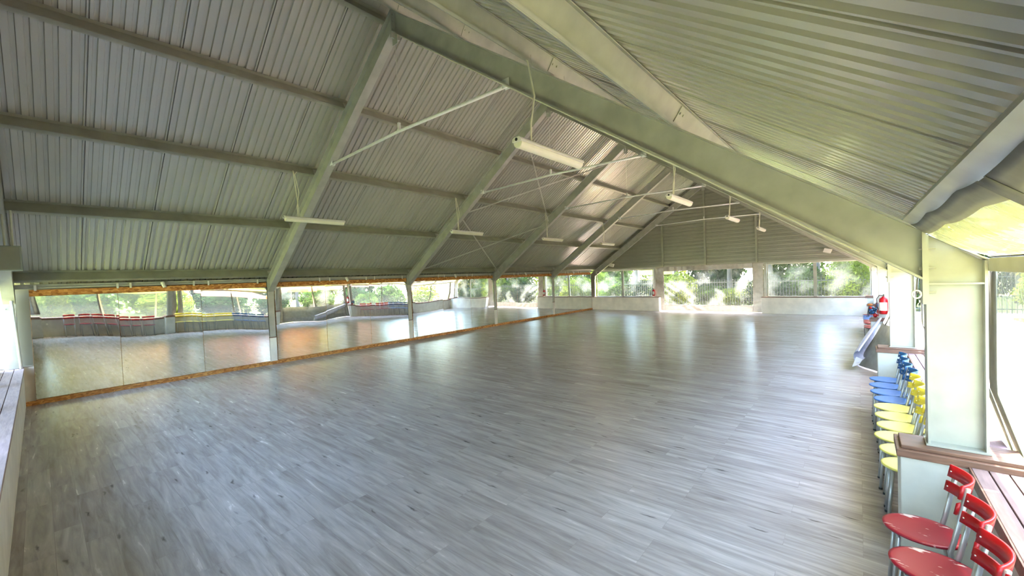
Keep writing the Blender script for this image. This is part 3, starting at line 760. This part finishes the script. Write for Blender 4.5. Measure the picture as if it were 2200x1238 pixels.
# ------------------------------------------------------------ chairs
def make_chair(kind, seat_m, back_m):
    t = thing('bistro_chair', 'x', 'chair')
    # seat: round shallow dish
    mb = MB(); n = 36; rx, ry = .182, .168; rings = [(0, -.010), (.35, -.008), (.7, -.003), (.92, .001), (1.0, -.001)]
    zs = .475
    mb.v.append((0, 0, zs-.010))
    for (f, dz) in rings[1:]:
        for q in range(n):
            a = 2*math.pi*q/n; mb.v.append((rx*f*math.cos(a), ry*f*math.sin(a), zs+dz))
    for q in range(n): mb.f.append((0, 1+q, 1+(q+1) % n))
    for a in range(len(rings)-2):
        for q in range(n): mb.f.append((1+a*n+q, 1+(a+1)*n+q, 1+(a+1)*n+(q+1) % n, 1+a*n+(q+1) % n))
    s = mb.build('seat', seat_m, t, smooth=True); md = s.modifiers.new('t', 'SOLIDIFY'); md.thickness = .012; md.offset = -1
    for sy in (-1, 1):
        mb = MB(); mb.tube([(-.145, sy*.128, 0), (-.115, sy*.120, zs-.03)], .0125, 10); fleg = mb.build('leg', M_TUBE, t, smooth=True)
        mb = MB(); mb.tube([(.155, sy*.150, 0), (.105, sy*.150, .38), (.098, sy*.150, .46), (.112, sy*.150, .52), (.167, sy*.150, .84)], .0125, 10); mb.build('leg', M_TUBE, t, smooth=True)
        MB().tube([(-.145, sy*.128, -.0), (-.1445, sy*.128, .018)], .0145, 10).build('foot_cap', M_DARK, fleg)
    mb = MB(); mb.tube([(-.115, -.12, zs-.03), (-.115, .12, zs-.03)], .010, 8); mb.tube([(.098, -.150, zs-.03), (.098, .150, zs-.03)], .010, 8)
    mb.tube([(-.115, -.08, zs-.03), (.098, -.08, zs-.03)], .009, 8); mb.tube([(-.115, .08, zs-.03), (.098, .08, zs-.03)], .009, 8)
    mb.build('seat_frame', M_TUBE, t, smooth=True)
    for z0, z1 in ((.775, .85), (.685, .748)):
        mb = MB(); m = 18
        def bf(u, v):
            a = (u-.5)*2; z = z0+(z1-z0)*v
            lean = (z-.52)*(.056/.325)
            x = .112+lean-.027+.066*(1-a*a)
            return (x, .164*a, z)
        mb.grid(bf, m, 2); o = mb.build('backrest_slat', back_m, t, smooth=True)
        md = o.modifiers.new('t', 'SOLIDIFY'); md.thickness = .012; md.offset = 0
        zz = (z0+z1)/2
        for sy in (-1, 1):
            MB().tube([(.1205+(zz-.715)*.17, sy*.148, zz), (.135+(zz-.715)*.17, sy*.148, zz)], .0038, 8).build('rivet', M_BRIGHT, o)
    t['group'] = kind+' chairs'
    return t
chairs = {'red': make_chair('red', M_REDSEAT, M_RED), 'yellow': make_chair('yellow', M_YELSEAT, M_YEL), 'blue': make_chair('blue', M_BLUESEAT, M_BLUE)}
cused = {}
def chair(kind, y, label, group, x=.27, rz=None):
    o = chairs[kind] if kind not in cused else dup(chairs[kind]); cused[kind] = 1
    o.location = (x, y, 0); o.rotation_euler = (0, 0, rz if rz is not None else random.uniform(-.02, .02))
    o['label'] = label; o['group'] = group
for i, y in enumerate((3.42, 3.02, 2.64, 2.28, 1.92, 1.56, 1.12)):
    nm = ['next to the white pier', 'second from the white pier, paint badly scratched', 'third from the white pier', 'fourth from the white pier', 'fifth from the white pier', 'sixth from the white pier', 'last of the row, nearest the near end wall'][i]
    chair('red', y, 'red round-seat chair in the near row, '+nm, 'red chairs in the near row', x=.275+(.012 if i % 2 else 0))
for i, y in enumerate((4.44, 4.78, 5.13, 5.48, 5.83, 6.18)):
    chair('yellow', y, 'yellow round-seat chair, %s from the pier beside the red chairs' % (ORD[i]), 'yellow chairs', x=(.30, .30, .275, .30, .295, .295)[i])
for i, y in enumerate((6.53, 6.88, 7.25, 7.63)):
    chair('blue', y, 'blue round-seat chair in the near row, %s beyond the yellow chairs' % (ORD[i]), 'blue chairs in the near row', x=(.30, .275, .27, .28)[i])
far = [('red', 13.75), ('red', 14.12), ('red', 14.74), ('red', 15.09), ('red', 15.44), ('blue', 15.78), ('blue', 16.12), ('blue', 16.46), ('blue', 16.80), ('red', 17.14)]
cnt = {'red': 0, 'blue': 0}
for kind, y in far:
    cnt[kind] += 1
    if y > 17: lab = 'red chair standing alone past the far blue chairs'
    else: lab = '%s chair in the far row beyond the extinguisher, %s %s one counted from the camera' % (kind, ORD[cnt[kind]-1], kind)
    chair(kind, y, lab, '%s chairs in the far row' % kind, x=.27)

# ------------------------------------------------------------ small things
# box hung in the near left corner
t = thing('control_box', 'grey-green metal box hanging high in the near left corner', 'box', (-10, -.36, 2.5))
MB().box(-10.12, -9.98, -.56, -.135, 2.51, 2.90).build('case', M_GALVBOX, t, bevel=.012)
MB().box(-9.98, -9.972, -.54, -.155, 2.53, 2.88).build('front_panel', M_STEEL2, t, bevel=.003)
mb = MB(); mb.tube([(-10.05, -.22, 2.9), (-10.06, -.22, 3.46)], .014, 6); mb.tube([(-10.05, -.30, 2.9), (-10.08, -.31, 3.42)], .012, 6); mb.build('hanging_cable', M_CORD, t)
# leaning white pole in the same corner
o = MB().tube([(-12.05, -.335, 2.2), (-12.02, -.262, .745)], .022, 10).build('white_pole', M_WHITE, loc=(-12.02, -.26, .745), smooth=True); tag(o, 'thin white pole leaning beside the first mirror', 'pole')
# outlet on the right low wall
t = thing('wall_outlet', 'small white socket box low on the right wall near the corner', 'socket', (.56, .42, .5))
MB().box(.535, .564, .37, .47, .46, .53).build('housing', M_WHITE, t, bevel=.005); MB().box(.528, .535, .39, .45, .475, .515).build('cover', M_CREAM, t)
# ring shackle on nearest column
mb = MB(); pts = [(.325, FY[1]-.06+.0, 1.88+.0)]
for q in range(13):
    a = 2*math.pi*q/12; pts.append((.31+.022*math.cos(a), FY[1]-.09, 1.87+.028*math.sin(a)))
o = mb.tube(pts[1:], .006, 6).build('shackle', M_BRIGHT, loc=(.31, FY[1]-.09, 1.87), smooth=True); tag(o, 'small zinc shackle on the nearest right-hand column', 'shackle')
# blue and red bundle on the third pier
t = thing('toy_bundle', 'blue and red bundle of things on the pier cap under the far extinguisher', 'bundle', (.33, FY[3]-.02, .80), None)
bx, by = .235, FY[3]+.06
mb = MB()
for q in range(7):
    a = q*2.4; mb.ico((bx+.045*math.cos(a)+.02, by+.06*math.sin(a), .87+.025*q), .042, .045, .036)
mb.build('blue_cloth', M_BLUE, t, smooth=True)
mb = MB(); mb.ico((bx+.06, by-.05, .85), .045, .05, .05); mb.ico((bx-.02, by-.06, 1.03), .03, .035, .03); mb.build('red_cloth', M_RED, t, smooth=True)
mb = MB(); mb.ico((bx-.03, by, 1.10), .05, .05, .025); mb.build('orange_top', M_ORANGE, t, smooth=True)
mb = MB(); mb.tube([(bx-.09, by-.05, .802), (bx-.05, by-.03, 1.08)], .008, 6); mb.tube([(bx-.06, by+.06, .802), (bx-.05, by+.02, 1.08)], .008, 6); mb.build('stand_leg', M_DARK, t)

# ------------------------------------------------------------ outdoors
def leaf_blob(seed, n, rx, ry, rz, size):
    rnd = random.Random(seed); mb = MB()
    for _ in range(n):
        while True:
            p = Vector((rnd.uniform(-1, 1), rnd.uniform(-1, 1), rnd.uniform(-1, 1)))
            if p.length <= 1 and p.length > .35: break
        q = p*(1+.25*noise.noise(p*2.3+Vector((seed, 0, 0))))
        c = Vector((q.x*rx, q.y*ry, q.z*rz))
        a = Vector((rnd.gauss(0, 1), rnd.gauss(0, 1), rnd.gauss(0, 1))).normalized(); b = a.orthogonal().normalized(); s = size*rnd.uniform(.6, 1.3)
        a *= s; b *= s*.55
        mb.quad(c-a, c-b*.9, c+a, c+b*.9)
    me = bpy.data.meshes.new('leaves'); me.from_pydata(mb.v, [], mb.f); return me
BL_ = [leaf_blob(1, 5200, 1, 1, 1, .075), leaf_blob(2, 5200, 1, 1, 1, .07), leaf_blob(3, 6000, 1, 1, 1, .065)]
for i, me in enumerate(BL_): me.materials.append((M_LEAF, M_LEAF2, M_LEAF3)[i])
def bush(x, y, rx, ry, h, kind, label, group):
    t = thing('bush', label, 'bush', (x, y, -.12), group)
    o = bpy.data.objects.new('foliage', BL_[kind]); COL.objects.link(o); o.parent = t; o.location = (0, 0, h*.52); o.scale = (rx, ry, h*.52); o.rotation_euler = (0, 0, random.uniform(0, 6))
    mb = MB()
    for q in range(4):
        a = q*1.6+random.random(); mb.tube([(0, 0, 0), (.4*rx*math.cos(a), .4*ry*math.sin(a), h*.6)], .03, 6, .012)
    b = mb.build('stem', M_BARK); b.parent = t
def tree(x, y, h, r, kind, label, group, rt=.16, lean=0, base=1.6):
    t = thing('tree', label, 'tree', (x, y, -.12), group)
    mb = MB(); mb.tube([(0, 0, 0), (lean*.3, .05, h*.3), (lean*.6, 0, h*.6), (lean, 0, h*.85)], rt, 10, rt*.45)
    for q in range(6):
        a = q*1.1+random.random(); z = h*(.35+.07*q)
        mb.tube([(lean*.5, 0, z), (lean*.5+r*.3*math.cos(a), r*.3*math.sin(a), z+.25*r), (lean*.5+r*.65*math.cos(a), r*.65*math.sin(a), z+.6*r)], rt*.38, 6, rt*.1)
    b = mb.build('trunk', M_BARK); b.parent = t
    for q in range(3):
        o = bpy.data.objects.new('foliage', BL_[(kind+ (q == 2)) % 3]); COL.objects.link(o); o.parent = t
        a = q*2.1+x; o.location = (lean+r*.35*math.cos(a), r*.35*math.sin(a), h*.8+.2*q*r*.4); o.scale = (r, r, max(.8, (h-base)*.42)); o.rotation_euler = (0, 0, a)

# behind the far gable
SIDE = [(-12.4, 25.6, 1.2, 1.9, 0), (-10.6, 26.2, 1.3, 1.7, 2), (-8.6, 25.9, 1.3, 2.0, 1), (-6.9, 26.6, 1.2, 1.2, 0), (-5.3, 26.2, 1.3, 1.1, 1), (-3.8, 25.8, 1.1, 1.8, 2),
        (-2.2, 26.4, 1.3, 2.2, 0), (-.4, 25.7, 1.3, 2.4, 1), (1.3, 26.3, 1.4, 2.2, 0), (3.2, 25.9, 1.5, 2.4, 2), (-14.6, 26.6, 1.5, 2.4, 1)]
for i, (x, y, r, h, k) in enumerate(SIDE):
    bush(x, y, r, 1.0, h, k, 'leafy green bush in the row behind the far gable, %s from the left' % ORD[sorted([s[0] for s in SIDE]).index(x)], 'bushes behind the far gable')
TR = [(-1.75, 27.6, 7.5, 2.0, 0, .22), (.15, 28.2, 8, 2.2, 1, .26), (-9.9, 29.5, 8, 2.6, 2, .22), (-4.4, 31, 8.5, 3.0, 0, .2), (2.6, 29, 8, 2.6, 2, .2), (-13.5, 31, 9, 3.0, 1, .2), (-7.2, 33, 7, 3, 2, .2), (6, 31, 8, 3.2, 1, .22)]
for i, (x, y, h, r, k, rt) in enumerate(TR):
    tree(x, y, h, r, k, ['broad-trunked tree right of the far doorway, left one of the pair', 'broad-trunked tree right of the far doorway, right one of the pair', 'tree behind the left far window', 'tree behind the right part of the far doorway', 'tree behind the far right corner', 'tree beyond the far left corner', 'low tree behind the left part of the far doorway', 'tree far outside to the right of the far gable'][i], 'trees behind the far gable', rt)
# steel railing fence
t = thing('railing_fence', 'dark steel railing fence behind the far gable', 'fence', (-4, 24.9, -.12))
mb = MB()
for i in range(150):
    x = -14+i*.13; mb.box(x-.008, x+.008, 24.89, 24.91, -.1, 1.55)
mb.build('bars', M_FENCE, t)
mb = MB(); mb.box(-14, 5.6, 24.88, 24.92, .05, .09); mb.box(-14, 5.6, 24.88, 24.92, 1.35, 1.39); mb.build('rails', M_FENCE, t)
# yellow and white structures outside the left far window
t = thing('climbing_frame', 'yellow timber climbing frame outside the left far window', 'climbing frame', (-12, 30, -.12))
mb = MB(); mb.box(-12.2, -9.6, 28.4, 28.5, 1.9, 2.25); mb.box(-12.2, -9.6, 28.4, 28.5, 1.55, 1.63); mb.build('beam', M_YEL, t)
mb = MB(); mb.box(-12.2, -12.08, 28.38, 28.5, -.12, 2.3); mb.box(-9.72, -9.6, 28.38, 28.5, -.12, 2.3); mb.build('post', M_WOODPOST, t)
# right side: parasols, trellis, hedge, trees
def parasol(x, y, r, zc, mat, label):
    t = thing('parasol', label, 'parasol', (x, y, -.12), 'parasols on the terrace')
    mb = MB(); n = 8; i = 0
    mb.v.append((x, y, zc+r*.28))
    for q in range(n):
        a = 2*math.pi*(q+.5)/n; mb.v.append((x+r*math.cos(a), y+r*math.sin(a), zc)); mb.v.append((x+r*math.cos(a), y+r*math.sin(a), zc-.16))
    for q in range(n):
        p = 1+2*q; w = 1+2*((q+1) % n); mb.f.append((0, p, w)); mb.f.append((p, p+1, w+1, w))
    mb.build('canopy', mat, t, solid=.006)
    MB().tube([(x, y, -.1), (x, y, zc+r*.27)], .03, 8).build('pole', M_WOODPOST, t)
    MB().box(x-.25, x+.25, y-.25, y+.25, -.1, -.04).build('foot', M_STEEL, t)
PAR = [(4.3, 2.5, 2.5, 1.95, M_YCAN, 'yellow parasol outside the nearest bay'), (6.2, 8.3, 1.6, 1.85, M_PCAN, 'salmon parasol outside the second bay'), (5.0, 11.2, 1.6, 1.86, M_ORANGE, 'orange parasol outside the open doorway bay, nearer one'),
       (8.0, 14.0, 1.9, 1.9, M_YCAN, 'yellow parasol outside the open doorway bay, farther one'), (9.5, 18.5, 1.8, 2.05, M_PCAN, 'salmon parasol on the terrace farthest out'), (9.6, 5.0, 1.9, 1.9, M_ORANGE, 'orange parasol out on the lawn behind the yellow one')]
for a in PAR: parasol(*a)
HB = [(5.5, -1.2, 1.2, 1.9, 1), (6.4, .6, 1.1, 1.8, 1), (7.6, -3.2, 1.6, 2.2, 0), (12.5, 2.5, 1.7, 1.9, 0), (13, 6.5, 1.6, 1.7, 1), (12.5, 9.5, 1.5, 1.9, 2), (11, 15.6, 1.3, 1.8, 0), (7.5, 17.2, 1.2, 1.9, 2), (6.6, 19.6, 1.3, 2.1, 0), (5.6, 22.5, 1.4, 2.2, 1), (12.5, 12.5, 1.5, 2, 2), (4.6, 16.4, .8, 1.5, 0), (13.5, -1.5, 1.6, 2.0, 0)]
HL = ['pale green bush outside the nearest bay, closest to the wall', 'pale green bush outside the nearest bay, beside the yellow parasol', 'large bush at the near right corner outside', 'bush on the lawn edge behind the yellow parasol', 'bush on the lawn edge between orange and salmon parasols',
      'bush on the lawn edge behind the salmon parasol', 'bush on the terrace behind the farther yellow parasol', 'dark bush outside the far row of chairs, left one', 'green bush outside the far row of chairs, right one', 'yellow-green bush outside the far right corner', 'dark bush on the terrace edge', 'low green bush close outside the far row of chairs', 'bush on the lawn edge farthest towards the camera side']
for i, (x, y, r, h, k) in enumerate(HB): bush(x, y, r, r, h, k, HL[i], 'bushes on the right side outside')
TR2 = [(16, 4, 8, 3, 0), (17, 10, 9, 3.2, 2), (16, 16, 8, 3, 0), (15, 22, 8.5, 3.2, 1), (17, -3, 8, 3, 2), (10, 24, 8, 2.6, 0)]
for i, (x, y, h, r, k) in enumerate(TR2): tree(x, y, h, r, k, 'tall tree beyond the terrace on the right, %s counted away from the camera' % ORD[[4, 0, 1, 2, 3, 5].index(i)], 'tall trees beyond the terrace', .2)
# tall hedges closing the view
def hedge(x, y, rx, ry, h, kind, label):
    t = thing('hedge', label, 'hedge', (x, y, -.12), 'tall hedges around the garden')
    n = max(2, int(max(rx, ry)/2.2))
    for q in range(n):
        f = (q+.5)/n*2-1
        o = bpy.data.objects.new('foliage', BL_[(kind+q) % 3]); COL.objects.link(o); o.parent = t
        o.location = (f*rx if rx > ry else .3*math.sin(q*2.2), f*ry if ry > rx else .3*math.sin(q*2.2), h*.5+.2*math.sin(q*3.1)); o.scale = (2.3, 2.3, h*.56); o.rotation_euler = (0, 0, q*1.3)
    mb = MB()
    for q in range(n):
        f = (q+.5)/n*2-1; px = f*rx if rx > ry else 0; py = f*ry if ry > rx else 0
        mb.tube([(px, py, 0), (px+.1, py, h*.6)], .08, 6, .04)
    b = mb.build('stem', M_BARK); b.parent = t
hedge(-4, 36.5, 17, 1, 6.5, 0, 'tall dark green hedge closing the view behind the far gable')
hedge(21, 9, 1, 18, 6.0, 1, 'tall dark green hedge closing the view beyond the terrace on the right')
